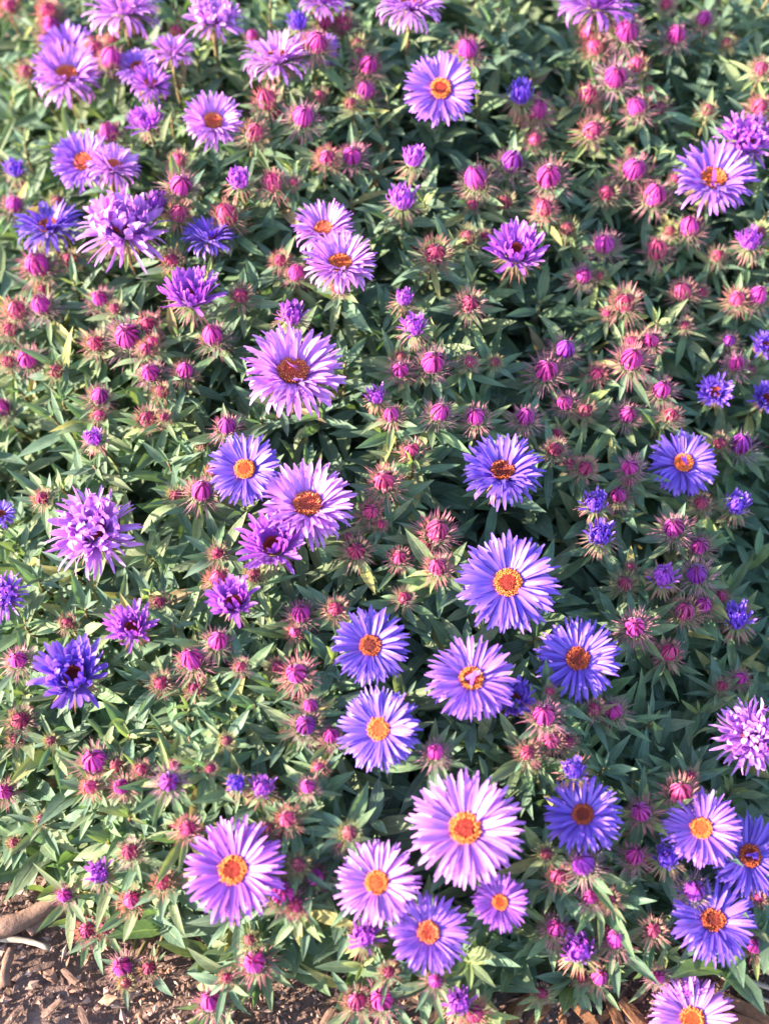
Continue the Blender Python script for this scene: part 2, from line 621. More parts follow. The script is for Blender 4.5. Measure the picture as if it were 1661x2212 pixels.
def clothe(root, base, pts, n, start, end, count, l0, l1, lift=(0.05, 0.75), pool=None, colours=(TEAL, GREEN, TEAL, OLIVE)):
    az = random.uniform(0, 6.28)
    for i in range(count):
        f = i / max(1, count - 1)
        p, t = along(pts, start + (end - start) * f + random.uniform(-0.001, 0.001))
        if p is None or p.z < 0.012:
            break
        az += 2.39996 + random.uniform(-0.3, 0.3)
        m = frame_for(t, az)
        out = m.to_3x3() @ Vector((1, 0, 0))
        e = random.uniform(*lift)
        d = out * math.cos(e) + t * math.sin(e)
        L = (l0 + (l1 - l0) * f) * random.uniform(0.8, 1.2)
        c = random.choice(colours)
        if L > 0.022 and random.random() < 0.05:
            c = random.choice((YELLOWED, YELLOWED, DRY))
        add_leaf(root, base, p, d, t, L, jit(c, 0.22, 0.08), pool or LEAVES, random.uniform(0.85, 1.2))

# ---------------------------------------------------------------- the ground
def ground_mesh():
    V, F = [], []
    ys = [-12, -3, -0.6] + [0.02 + i * 0.008 for i in range(50)] + [0.6, 1.5, 4, 20]
    xs = [-15, -3, -0.8] + [-0.40 + i * 0.01 for i in range(81)] + [0.8, 3, 15]
    for y in ys:
        for x in xs:
            z = 0.0
            if 0.0 < y < 0.45 and abs(x) < 0.42:
                z = 0.006 * noise.noise(Vector((x * 22, y * 22, 1.0))) + 0.003 * noise.noise(Vector((x * 70, y * 70, 5.0))) - 0.002
            V.append((x, y, z))
    return mesh_from("ground", V, grid_faces(len(ys), len(xs)), M_SOIL)
ground = link("ground", ground_mesh())
ground["kind"] = "structure"

def chunk_arrays(n, sample, size, tints, flat):
    """Loose crumbs: irregular little solids, as one mass."""
    tv = np.array([(1, 0, 0), (-1, 0, 0), (0, 1, 0), (0, -1, 0), (0, 0, 1), (0, 0, -1)], dtype=float)
    tf = np.array([(0, 2, 4), (2, 1, 4), (1, 3, 4), (3, 0, 4), (2, 0, 5), (1, 2, 5), (3, 1, 5), (0, 3, 5)])
    V = np.empty((n, 6, 3)); T = np.empty((n, 6, 3))
    for i in range(n):
        x, y = sample()
        s = size()
        v = tv * (1 + rng.uniform(-0.35, 0.35, (6, 1)))
        v = v * np.array([s * rng.uniform(0.6, 2.2), s * rng.uniform(0.5, 1.0), s * rng.uniform(*flat)])
        m = np.array(Euler((rng.uniform(-0.6, 0.6), rng.uniform(-0.6, 0.6), rng.uniform(0, 6.28))).to_matrix())
        V[i] = v @ m.T + np.array([x, y, s * 0.3 + rng.uniform(-0.001, 0.0035)])
        T[i] = np.array(tints[rng.integers(len(tints))]) * rng.uniform(0.7, 1.3)
    F = (tf[None] + (np.arange(n) * 6)[:, None, None]).reshape(-1, 3)
    return V.reshape(-1, 3), F, T.reshape(-1, 3)

def mulch_spot():
    while True:
        x, y = rng.uniform(-0.36, 0.36), rng.uniform(0.03, 0.40)
        if y < front_edge(x) + 0.05:
            return x, y
V, F, T = chunk_arrays(26000, mulch_spot, lambda: abs(rng.normal(0.0, 0.0009)) + 0.0005,
                       [(0.26, 0.165, 0.145), (0.17, 0.105, 0.095), (0.36, 0.25, 0.22), (0.11, 0.07, 0.065), (0.28, 0.16, 0.12)], (0.4, 0.8))
mulch = link("mulch", mesh_from("mulch", V, F, M_MULCH, smooth=False, tint=T))
mulch["kind"] = "stuff"
mulch["label"] = "loose brown shredded mulch crumbs on the soil in front of the asters"
mulch["category"] = "mulch"

# ---------------------------------------------------------------- foliage mass under the stems that can be told apart
def foliage_mass():
    V0, F0, U0 = leaf_template(0.27, 0.25, 0.03, 0.5, 0.2, rows=4, cols=3)
    V0, F0, U0 = np.array(V0), np.array(F0), np.array(U0)
    mats, tints = [], []
    shoots = 0
    while shoots < 3300:
        x = rng.uniform(-0.62, 0.62); y = rng.uniform(0.22, 1.25)
        d = y - front_edge(x)
        if d < 0.004:
            continue
        c = canopy(x, y)
        inside = abs(x) < 0.26 * (0.35 + y) and y < 0.78
        top = c - (rng.uniform(0.012, 0.060) if inside else rng.uniform(-0.006, 0.05))
        if top < 0.01:
            continue
        shoots += 1
        az = rng.uniform(0, 6.28)
        lean = Vector((rng.uniform(-0.25, 0.25), rng.uniform(-0.3, 0.2), 1)).normalized()
        for k in range(13):
            z = k * rng.uniform(0.0045, 0.0075)
            p = Vector((x, y, top)) - lean * z
            if p.z < 0.004:
                break
            az += 2.4 + rng.uniform(-0.3, 0.3)
            e = rng.uniform(-0.1, 0.8) if k > 2 else rng.uniform(0.5, 1.2)
            dd = Vector((math.cos(az) * math.cos(e), math.sin(az) * math.cos(e), math.sin(e)))
            L = (0.014 + 0.025 * min(1, k / 6)) * rng.uniform(0.75, 1.25)
            mats.append(np.array(Matrix.Translation(p) @ basis_from(dd, lean) @ Matrix.Diagonal((L, L * rng.uniform(0.9, 1.25), L, 1))))
            b = np.array((TEAL, GREEN, TEAL, OLIVE)[rng.integers(4)]) * rng.uniform(0.75, 1.2)
            tints.append(b)
    M = np.array(mats)
    n = len(M)
    V = np.einsum('nij,vj->nvi', M[:, :3, :3], V0) + M[:, None, :3, 3]
    F = (F0[None] + (np.arange(n) * len(V0))[:, None, None]).reshape(-1, 4)
    U = np.tile(U0, (n, 1))
    T = np.repeat(np.array(tints), len(V0), axis=0)
    o = link("foliage", mesh_from("foliage", V.reshape(-1, 3), F, M_FOLIAGE, U, tint=T))
    o["kind"] = "stuff"
    o["label"] = "dense dark green aster foliage deep between the flowering stems"
    o["category"] = "foliage"
foliage_mass()

# ---------------------------------------------------------------- open flowers
VIOLET = (0.135, 0.050, 0.560)  # ray colour deepened for blooms in shade
LILAC = (0.270, 0.085, 0.600)  # some sunlight mixed into the ray colour
MAUVE = (0.340, 0.070, 0.540)
SUNLIT_PINK = (0.470, 0.180, 0.640)  # whitening by the sun painted into the ray colour

ORANGE = ((0.62, 0.10, 0.02), (0.66, 0.15, 0.025))
REDRING = ((0.34, 0.025, 0.015), (0.56, 0.14, 0.02))
DARKRED = ((0.20, 0.020, 0.012), (0.36, 0.06, 0.012))
REDDISH = ((0.66, 0.10, 0.05), (0.66, 0.15, 0.05))

def flower(x, y, w, kind, fx, fy, lift, colour, disc, label, bushy=1.0):
    head, t = hit(x, y, lift)
    d = ray(x, y).normalized()
    right = d.cross(Vector((0, 0, 1))).normalized()
    up = right.cross(d).normalized()
    fy = fy + 0.16 * max(0.0, 1 - y / 900.0) if fy > 0.4 else fy
    fy = min(fy, 0.93)
    fz = math.sqrt(max(0.02, 1 - fx * fx - fy * fy))
    n = (right * fx + up * fy - d * fz).normalized()
    rad = 0.5 * w * t * 2 * HALF / PW * {'open': 1.05, 'cupped': 1.18, 'shaggy': 1.15, 'half': 1.22, 'brush': 1.32}[kind]
    base = base_of(head)
    root = thing("aster_flower", base, label, "flower", "open asters")
    h = head - base
    m0 = Matrix.Translation(h) @ frame_for(n, random.uniform(0, 6.28))
    if kind == 'open' and y < 1150 and fy > 0.4:
        dr = 0.26 * rad
        layers = [(50, 0.80, 0.13, 0.94, 0.78, PETALS_FLAT), (56, 0.56, 0.12, 1.05, 0.86, PETALS_FLAT), (40, 0.12, 0.20, 1.0, 0.9, PETALS_REFLEX)]
    elif kind == 'open':
        dr = 0.235 * rad
        layers = [(48, 0.42, 0.12, 0.92, 0.80, PETALS_FLAT), (54, 0.22, 0.11, 1.0, 0.86, PETALS_FLAT), (38, -0.04, 0.16, 1.0, 0.9, PETALS_REFLEX)]
    elif kind == 'cupped':                   # rays lifted, seen from the side
        dr = 0.25 * rad
        layers = [(42, 0.80, 0.15, 0.90, 0.70, PETALS_FLAT), (46, 0.50, 0.14, 1.0, 0.85, PETALS_FLAT), (34, 0.12, 0.20, 1.0, 0.95, PETALS_REFLEX)]
    elif kind == 'shaggy':                   # curled, doubled rays that hide the disc
        dr = 0.26 * rad
        layers = [(32, 1.20, 0.18, 0.46, 0.40, PETALS_CURL), (40, 0.86, 0.16, 0.58, 0.70, PETALS_CURL), (42, 0.48, 0.16, 0.70, 0.88, PETALS_CURL), (34, 0.08, 0.2, 0.76, 0.95, PETALS_FLAT)]
    elif kind == 'half':                     # rays half unfolded round a dark middle
        dr = 0.36 * rad
        layers = [(24, 1.18, 0.12, 0.70, 0.75, PETALS_UP), (30, 0.92, 0.14, 0.90, 0.95, PETALS_UP), (30, 0.62, 0.22, 0.92, 1.0, PETALS_UP)]
    else:                                    # 'brush': rays just out of the bud
        dr = 0.50 * rad
        layers = [(16, 1.48, 0.08, 0.95, 0.55, PETALS_UP), (24, 1.38, 0.10, 1.0, 0.82, PETALS_UP), (18, 1.12, 0.16, 0.80, 1.0, PETALS_UP)]
    for li, (cnt, el, sd, ln, rr, pool) in enumerate(layers):
        cnt = int(cnt * bushy)
        a0 = random.uniform(0, 6.28)
        for k in range(cnt):
            a = a0 + 2 * math.pi * k / cnt + random.gauss(0, 0.04)
            if random.random() < 0.03:
                continue                     # a lost ray
            e = random.gauss(el, sd) + (random.gauss(0, 0.5) if random.random() < 0.05 else 0)
            L = (rad * ln - (dr * rr if kind in ('open', 'cupped') else 0.0)) * random.uniform(0.88, 1.07)
            Wd = rad * (1.12 if y < 1150 and kind in ('open', 'cupped') else 0.98 if kind in ('open', 'cupped') else 0.9 if kind == 'shaggy' else 1.0) * random.uniform(0.85, 1.15)
            mm = (m0 @ Matrix.Rotation(a, 4, 'Z') @ Matrix.Translation((dr * rr, 0, -0.03 * rad * li)) @ Matrix.Rotation(-e, 4, 'Y')
                  @ Matrix.Rotation(random.gauss(0, 0.20 if kind != 'shaggy' else 0.7), 4, 'X') @ Matrix.Diagonal((L, Wd, L, 1)))
            link("petal", random.choice(pool), root, mm, jit(colour, 0.12, 0.06))
    if "over its" in label or "across its" in label:
        a0 = random.uniform(0, 6.28)
        for k in range(2 if "ray " in label else 5):
            mm = (m0 @ Matrix.Rotation(a0 + random.uniform(-0.9, 0.9), 4, 'Z') @ Matrix.Translation((dr * 0.95, 0, 0.06 * rad)) @ Matrix.Rotation(-random.uniform(2.2, 2.75), 4, 'Y')
                  @ Matrix.Rotation(random.gauss(0, 0.4), 4, 'X') @ Matrix.Diagonal((rad * 0.5, rad * 0.95, rad * 0.5, 1)))
            link("petal", random.choice(PETALS_FLAT), root, mm, jit(colour, 0.12, 0.06))
    # the disc
    if kind in ('open', 'cupped', 'half', 'shaggy'):
        di, do = random.choice(DISCS)
        s = 2 * dr * (1.02 if kind in ('open', 'cupped') else 0.8)
        md = m0 @ Matrix.Translation((0, 0, (0.07 if y < 1150 else 0.02) * rad)) @ Matrix.Diagonal((s, s, s, 1))
        b = link("disc", di, root, md, jit(disc[0], 0.12))
        ring = link("floret_ring", do, b, Matrix.Identity(4), jit(disc[1], 0.12))
        ring["kind"] = "stuff"
    if kind == 'brush':
        s = 2 * dr * 0.92
        link("bud_core", random.choice(CORES), root, m0 @ Matrix.Translation((0, 0, -0.25 * s)) @ Matrix.Diagonal((s, s, s, 1)), jit(colour, 0.1))
    # the green cup below with its bracts
    s = 2 * max(dr, 0.26 * rad) * 0.98
    mc = m0 @ Matrix.Translation((0, 0, -0.04 * rad)) @ Matrix.Diagonal((s, s, s, 1))
    cup = link("involucre", CUP, root, mc)
    rf = link("bract_ruff", random.choice(RUFFS_FLOWER), cup, Matrix.Translation((0, 0, -0.42)), jit((0.30, 0.13, 0.13), 0.25, 0.15))
    rf["kind"] = "stuff"
    pts = build_stem(root, base, head - n * (0.04 * rad + 0.43 * s), n, 0.0011, 0.0018)
    clothe(root, base, pts, n, 0.001, 0.016, 8, 0.010, 0.014, (-0.7, 0.3), NARROW, (OLIVE, GREEN, LIME))
    clothe(root, base, pts, n, 0.014, 0.070, 10, 0.022, 0.042)
    return head

# x, y, width (photograph units), kind, facing right/up of the view ray, lift above the planting's top, ray colour, disc colours, label, short name for neighbours
FLOWERS = [
 (145,165,158,'open',0.05,0.66,0.010,SUNLIT_PINK,REDDISH,"open aster with sunlit pale rays fanned over a shaded violet aster","aster fanned over a shaded violet one"),
 (150,112,125,'open',-0.1,0.45,-0.008,LILAC,DARKRED,"shaded violet aster tucked behind an open aster with sunlit pale rays",None),
 (460,265,132,'open',0.12,0.50,0.004,SUNLIT_PINK,REDDISH,"small open aster with sunlit pale upper rays and plain orange-red disc","small open aster with orange-red disc"),
 (952,192,158,'open',0.0,0.28,0.010,LILAC,REDRING,"round open aster with gold-ringed dark disc standing above a dark gap","round aster above the dark gap"),
 (1540,390,175,'open',0.0,0.62,0.010,LILAC,ORANGE,"starry open aster with bright orange disc in front of a withered-looking shaggy bloom","starry aster with bright orange disc"),
 (182,352,138,'open',-0.15,0.42,0.004,LILAC,REDDISH,"flat violet aster half covered by a tufted pink-lilac aster","flat violet aster under a tufted one"),
 (245,362,112,'cupped',0.25,0.70,0.012,SUNLIT_PINK,REDDISH,"tufted pink-lilac aster overlapping the flat violet aster",None),
 (632,808,218,'open',0.10,0.58,0.014,SUNLIT_PINK,REDDISH,"very large aster on a leafy stalk with stray rays folded over its red disc","very large aster with rays over its disc"),
 (530,1015,158,'open',-0.12,0.28,0.004,VIOLET,ORANGE,"neat violet aster with orange disc touching a paler cupped aster","neat violet aster with orange disc"),
 (665,1095,202,'open',0.02,0.55,0.012,SUNLIT_PINK,REDDISH,"pale pink-lilac open aster with scarlet disc above a half-open bloom","pale aster with scarlet disc"),
 (1085,1022,172,'open',0.0,0.62,0.006,VIOLET,DARKRED,"blue-violet aster tilted skyward with rust disc, shaded lower rays drooping","blue-violet aster tilted skyward"),
 (1475,1002,146,'open',0.12,0.40,0.006,VIOLET,ORANGE,"small violet aster with a curled ray lying over its ochre disc","small violet aster with ochre disc"),
 (1097,1260,218,'open',0.0,0.18,0.010,VIOLET,REDRING,"huge round violet aster with hollow gold-rimmed disc and pink lower rays","huge round aster with hollow disc"),
 (800,1396,168,'open',0.0,0.22,0.000,VIOLET,DARKRED,"deep violet aster wholly in shade with dark rust disc","deep violet shaded aster"),
 (1018,1468,192,'open',0.05,0.38,0.008,LILAC,REDRING,"lilac aster with pink sunlit tips and a ray bent across its disc","lilac aster with bent ray"),
 (1248,1424,182,'open',-0.05,0.22,0.004,VIOLET,DARKRED,"perfectly round blue-violet aster with wide dark red disc","round aster with wide dark disc"),
 (820,1576,180,'open',-0.34,0.12,0.006,VIOLET,ORANGE,"upright oval blue-violet aster with orange disc below the deep violet aster","oval aster with orange disc"),
 (1005,1792,246,'open',-0.05,0.22,0.014,SUNLIT_PINK,REDRING,"largest aster of all, pink-violet rays round a crimson disc ringed with gold","largest pink-violet aster"),
 (1260,1762,170,'open',-0.22,0.26,0.004,VIOLET,DARKRED,"blue-violet aster with frayed edge and maroon disc beside the largest aster","frayed aster with maroon disc"),
 (1515,1790,168,'open',-0.05,0.18,0.012,LILAC,ORANGE,"lilac aster with golden disc overlapping a shaded violet bloom","lilac aster with golden disc"),
 (1618,1850,178,'open',0.30,0.25,-0.004,VIOLET,DARKRED,"shaded violet aster with curled rays over its disc, under the golden-disc aster",None),
 (1540,1990,184,'open',0.0,0.36,0.008,VIOLET,DARKRED,"deep blue-violet aster in shade with swept-down rays and maroon disc","swept-down violet aster"),
 (505,1880,220,'open',-0.22,0.12,0.014,MAUVE,REDRING,"big purple aster with lumpy gold and crimson disc near the brown mulch","big purple aster near the mulch"),
 (815,1908,184,'open',-0.15,0.14,0.010,SUNLIT_PINK,ORANGE,"pink-lilac aster with smooth coral-orange disc overlapping its violet neighbour","pink-lilac aster with coral disc"),
 (925,2016,172,'open',0.10,0.20,0.008,LILAC,REDDISH,"violet aster with orange-red disc tucked against the coral-disc aster","violet aster with orange-red disc"),
 (1080,1950,122,'open',0.12,0.10,0.002,MAUVE,ORANGE,"smallest fully open aster, mauve rays and ochre disc, under the largest aster","smallest mauve open aster"),
 (1495,2205,186,'open',0.0,0.20,0.010,SUNLIT_PINK,ORANGE,"pink-lilac aster with orange disc growing low beside the bark chips","low aster beside the bark chips"),
 (885,12,155,'open',0.05,0.72,0.012,SUNLIT_PINK,REDDISH,"pale aster seen from the side with a slim orange disc and drooping green bracts","pale aster with drooping bracts"),
 (268,22,155,'cupped',0.05,0.78,0.012,SUNLIT_PINK,REDDISH,"tufted pale aster seen from the side, next to the shaggy lilac one","tufted pale aster"),
 (462,38,125,'shaggy',0.10,0.72,0.012,SUNLIT_PINK,DARKRED,"shaggy pink-lilac aster held above long pale drooping leaves","shaggy aster above pale leaves"),
 (700,2,105,'cupped',0.05,0.78,0.010,MAUVE,DARKRED,"purple aster seen from the side beside a round violet bud",None),
 (600,128,145,'cupped',-0.10,0.80,0.010,SUNLIT_PINK,DARKRED,"feathery lilac aster seen from the side, next to a twin behind a bud","feathery lilac aster"),
 (682,108,95,'cupped',0.10,0.72,-0.002,LILAC,DARKRED,"lilac aster half hidden behind a tall magenta bud",None),
 (1290,8,165,'cupped',0.0,0.80,0.012,MAUVE,DARKRED,"purple aster seen from underneath its rays above a column of pink buds","purple aster above the bud column"),
 (374,112,92,'cupped',0.10,0.80,0.012,SUNLIT_PINK,DARKRED,"small fan-shaped pink-lilac aster on a thin stalk","small fan-shaped aster"),
 (297,146,88,'cupped',-0.15,0.70,0.004,LILAC,DARKRED,"lilac aster squeezed between the fan-shaped aster and a tufted one",None),
 (325,182,85,'cupped',0.15,0.62,0.010,MAUVE,DARKRED,"tufted mauve aster clinging to the lilac aster behind it",None),
 (318,268,68,'half',-0.15,0.72,0.008,MAUVE,DARKRED,"small half-open mauve aster between tufted blooms and magenta buds",None),
 (106,492,135,'cupped',-0.05,0.82,0.006,VIOLET,DARKRED,"blue-violet aster seen edge-on against the shaggy pink aster",None),
 (265,490,190,'shaggy',0.05,0.62,0.014,SUNLIT_PINK,DARKRED,"big shaggy pink-lilac aster overlapping a blue-violet edge-on aster","big shaggy pink-lilac aster"),
 (335,440,48,'brush',0.3,0.5,0.004,MAUVE,DARKRED,"magenta-violet bloom peeping out behind the big shaggy aster",None),
 (452,516,112,'cupped',0.0,0.86,-0.002,VIOLET,DARKRED,"lavender aster seen edge-on behind brown bud tips","lavender edge-on aster"),
 (700,498,138,'open',-0.05,0.66,0.002,SUNLIT_PINK,REDDISH,"pale pink aster partly covered by the starry aster in front of it",None),
 (735,572,158,'open',0.05,0.66,0.014,SUNLIT_PINK,ORANGE,"starry pale aster with orange disc covering a paler pink aster behind","starry pale aster with orange disc"),
 (413,645,108,'half',0.05,0.72,0.008,MAUVE,DARKRED,"brush-shaped half-open purple aster with upright rays","brush-shaped purple aster"),
 (1115,547,108,'half',0.0,0.52,0.010,MAUVE,DARKRED,"half-open magenta-violet aster with a dark centre and spread grey bracts","half-open aster with dark centre"),
 (590,1180,118,'half',-0.10,0.50,0.008,MAUVE,DARKRED,"half-open purple aster with inward-curled rays below the scarlet-disc aster",None),
 (200,1146,192,'shaggy',-0.18,0.42,0.014,SUNLIT_PINK,DARKRED,"big ball-shaped shaggy pink aster over spreading dark green leaves","ball-shaped shaggy pink aster"),
 (158,1462,128,'half',-0.10,0.38,0.008,VIOLET,DARKRED,"ragged blue-violet half-open aster with dark hollow middle","ragged blue-violet aster"),
 (285,1357,88,'half',-0.12,0.36,0.008,MAUVE,DARKRED,"small magenta-purple half-open aster with a dark hollow","small magenta-purple half-open aster"),
 (505,1302,92,'half',-0.10,0.42,0.008,MAUVE,DARKRED,"rounded half-open mauve aster beneath a pair of crimson buds","rounded mauve half-open aster"),
 (1545,847,64,'half',0.0,0.25,0.004,VIOLET,DARKRED,"little deep violet half-open aster with a dark eye","little deep violet aster with dark eye"),
 (1625,1592,160,'shaggy',-0.05,0.20,0.012,SUNLIT_PINK,DARKRED,"shaggy pink aster with curled rays and long swept green bracts","shaggy aster with swept bracts"),
 (1612,300,128,'shaggy',0.05,0.45,0.004,MAUVE,DARKRED,"mottled shaggy purple aster with dark red gaps between its rays","mottled shaggy purple aster"),
 (4,1288,110,'shaggy',-0.2,0.55,0.008,LILAC,DARKRED,"shaggy violet aster with broad loosely spread lower rays",None),
 (2,1112,60,'cupped',0.1,0.6,0.000,VIOLET,DARKRED,"small blue-violet aster with lifted rays above the spread violet aster",None),
 (1652,748,52,'half',0.1,0.4,0.004,VIOLET,DARKRED,"blue-violet half-open aster with a few spread rays",None),
 (1654,862,60,'half',0.1,0.4,0.004,VIOLET,DARKRED,"violet half-open aster over thin green bracts",None),
 (1110,1512,76,'half',0.1,0.3,-0.008,VIOLET,DARKRED,"dark violet half-open aster hidden under the lilac aster with bent ray",None),
]
BRUSHES = [  # rays just coming out of the bud: x, y, width, colour, label
 (645,55,48,VIOLET,"round violet aster opening beside feathery lilac blooms"),
 (1125,210,62,VIOLET,"deep violet aster just opening beside a pink bud"),
 (1620,525,56,MAUVE,"sunlit pink-violet aster just opening beside small red buds"),
 (893,348,54,MAUVE,"squat purple aster just opening beside the dark gap"),
 (870,436,62,MAUVE,"large magenta aster just opening over a wheel of pale bracts"),
 (630,686,60,MAUVE,"ribbed purple aster just opening above the very large aster"),
 (895,710,56,MAUVE,"ribbed violet aster just opening below a smaller red-based one"),
 (872,648,44,MAUVE,"small red-based purple aster just opening above the ribbed violet one"),
 (518,394,52,MAUVE,"glossy magenta aster just opening with tight closed rays"),
 (1285,1090,58,VIOLET,"violet aster just opening above its dark-eyed twin"),
 (1295,1160,64,VIOLET,"violet aster just opening with a dark eye, below its twin"),
 (1588,1095,58,VIOLET,"blue-violet aster just opening over drooping thin bracts"),
 (1592,1340,66,VIOLET,"blue-violet aster just opening with long trailing bracts"),
 (1430,1250,60,MAUVE,"fat bright magenta aster just opening on an orange-red base"),
 (1240,1668,58,VIOLET,"dark purple aster opening in the shade behind the frayed aster"),
 (1440,1856,62,VIOLET,"purple aster just opening beneath the golden-disc aster"),
 (1250,2055,78,MAUVE,"loose purple aster just opening low among crimson buds"),
 (992,2170,66,MAUVE,"purple aster just opening low above the bark mulch"),
 (788,2026,66,MAUVE,"ragged purple aster just opening under the coral-disc aster"),
 (1490,2142,54,MAUVE,"pink aster just opening behind the low aster beside the bark chips"),
 (566,1706,56,MAUVE,"purple aster just opening in front of a blurred violet one"),
 (512,1696,46,VIOLET,"dim violet aster opening behind the purple one"),
 (215,1890,56,MAUVE,"smooth violet aster just opening under a red spiky bud"),
 (205,950,44,MAUVE,"purple aster just opening alone above the ball-shaped aster"),
 (813,860,46,MAUVE,"dark purple aster just opening beside the very large aster"),
 (35,370,46,VIOLET,"small blue-violet aster just opening alone among dim leaves"),
]
for f in FLOWERS:
    flower(*f[:10])
for x, y, w, c, lab in BRUSHES:
    up = 0.75 - 0.5 * (y / PH)
    flower(x, y, w, 'brush', random.uniform(-0.2, 0.15), up + random.uniform(-0.1, 0.1), 0.006, c, DARKRED, lab)

# ---------------------------------------------------------------- buds
MAGENTA = (0.42, 0.035, 0.29)
CRIMSON = (0.36, 0.045, 0.12)
PURPLE = (0.22, 0.022, 0.33)
ROSE = (0.50, 0.060, 0.19)
# x, y, core width; m magenta, c crimson spiky, p purple, r rosy
BUDS = """390,400,45,m 655,250,45,m 790,195,38,m 795,140,38,m 235,285,38,m 760,335,40,m 685,90,45,m 1355,65,48,m 1460,75,38,m 1160,235,42,m
1330,165,48,m 1105,350,45,p 1370,365,48,m 1415,420,48,m 1185,380,50,m 1028,385,48,m 1175,450,34,r 1090,435,32,c 1635,640,38,m 1305,525,42,m 1420,540,40,r
80,570,50,m 150,560,32,c 1490,490,40,m 1645,145,30,c 1010,510,35,c 940,545,46,c 460,725,42,m 275,725,55,m 320,700,35,r 60,775,40,m 205,740,35,c
325,805,38,m 400,800,34,m 215,855,36,m 318,903,36,c 490,920,38,m 440,960,28,c 935,783,48,m 865,800,34,m 950,890,40,m 1027,900,38,m 845,895,33,m
890,975,36,r 1350,650,45,c 1180,800,48,m 1220,755,40,p 1365,775,48,m 1405,735,34,m 1290,805,28,r 1135,900,38,m 1220,870,34,m 1265,885,30,c 1355,895,36,m
1430,840,38,m 1450,895,30,c 1590,785,34,m 1575,735,26,p 1600,960,44,p 1555,955,28,c 1200,970,33,c 1265,1010,34,c 1360,1010,34,m 1335,1070,34,m 1515,1085,30,c
1455,1140,44,m 1510,1180,36,m 1505,1240,44,p 1350,1260,36,c 1480,1320,42,r 1520,1305,34,m 1370,1355,44,m 1445,1410,38,r 830,1040,46,r 800,1105,34,r
435,1060,44,m 380,1070,28,c 90,1075,28,c 945,1145,50,r 918,1172,34,c 945,1225,38,r 862,1205,32,r 770,1190,40,c 875,1290,30,c 470,1250,36,r 548,1240,34,c
470,1195,28,c 415,1425,48,m 470,1385,40,m 348,1475,34,c 420,1485,32,c 650,1325,40,m 725,1315,34,c 345,1300,28,c 145,1345,26,c 38,1425,38,m 45,1555,40,c
640,1455,44,m 600,1440,28,c 670,1525,30,m 660,1567,44,p 715,1590,32,m 940,1625,36,m 1175,1545,48,m 1190,1600,38,r 1140,1625,34,c 1228,1602,28,c 1325,1535,38,m
1285,1530,28,c 1470,1715,50,r 1385,1755,42,m 1370,1850,38,m 1260,1868,48,p 1205,1895,34,r 1275,1937,34,m 1315,1942,32,c 1180,1845,28,c 1200,2005,40,m
1330,2030,40,m 1265,1978,28,c 1410,2010,34,c 1500,1925,44,p 1638,1940,24,c 1630,2045,30,m 205,1645,52,m 252,1655,34,c 195,1700,30,r 262,1700,34,m 305,1662,28,c
10,1710,34,m 455,1660,22,c 280,1840,36,c 285,1945,38,r 140,1935,30,m 188,2010,36,r 228,2005,28,c 350,1905,34,c 265,2090,42,m 322,2092,30,c 455,2165,42,m
490,2112,24,c 405,1790,36,r 577,1790,30,c 620,1770,36,r 645,1868,34,c 680,1895,36,m 612,1930,50,m 640,1955,34,r 550,2080,46,m 540,2030,26,c 825,2160,48,m
770,2165,40,r 840,2100,28,c 940,2120,30,m 1025,2192,40,r 1295,2112,34,m 1420,2112,30,m 755,1800,34,c 665,1700,30,m 690,1660,24,r 490,1600,24,c 105,22,34,r
110,52,36,m 20,10,30,r 205,105,34,r 240,125,42,m 55,150,30,c 545,75,24,m 380,62,26,c 740,50,40,c 772,92,25,c 1010,105,40,m 90,660,40,m 35,670,38,r 20,710,30,c
215,645,36,m 520,635,34,c 640,590,34,m 605,560,28,c 385,460,36,r 490,465,45,r 370,560,30,c 30,440,34,m 125,435,30,c 385,345,28,r 550,285,38,r 590,395,38,r
705,340,32,r 1260,595,34,m 1475,630,38,r 1550,550,28,c 1640,500,30,c 1225,490,32,c 1280,280,40,r 1270,205,38,r 1285,100,34,r 1375,140,30,r 1375,230,40,m
1420,230,34,c 1155,300,28,r 1530,235,26,c 1310,415,36,c 1520,40,30,m 1640,230,34,r 1440,5,25,c 1570,90,25,c 1592,645,34,r 1015,655,40,c 1015,780,26,c
575,215,40,r 600,245,26,c 120,800,32,c 15,780,26,c 4,880,34,m 730,620,26,c 690,205,26,c 1300,1940,20,c 365,1690,42,p 1345,640,22,c 255,1320,20,c 1170,2145,26,c
1560,1480,24,c 1600,1465,26,m 520,1440,26,c 1070,780,22,c 1480,700,22,c 110,1600,22,c 90,1770,24,c 30,1820,24,c""".split()

BUD_KIND = {'m': ("plump magenta", MAGENTA, (0.38, 0.15, 0.22)), 'p': ("plump purple", PURPLE, (0.32, 0.17, 0.23)),
            'r': ("rosy red", ROSE, (0.46, 0.16, 0.19)), 'c': ("tight crimson", CRIMSON, (0.36, 0.17, 0.17))}
anchors = [(f[0], f[1], f[10]) for f in FLOWERS if f[10]]

def bud_label(x, y, w, k, n_near):
    state = BUD_KIND[k][0]
    size = "large" if w >= 44 else "small" if w <= 30 else "mid-sized"
    ax, ay, nick = min(anchors, key=lambda a: (a[0] - x) ** 2 + (a[1] - y) ** 2)
    dist = math.hypot(ax - x, ay - y)
    company = "clustered " if n_near else ""
    if dist < 260:
        return "%s %s %saster bud %s the %s" % (size, state, company, "beside" if dist < 150 else "near", nick)
    return "%s %s %saster bud among leaves, well away from open flowers" % (size, state, company)

parsed = []
for s in BUDS:
    a = s.split(',')
    parsed.append((float(a[0]), float(a[1]), float(a[2]), a[3]))

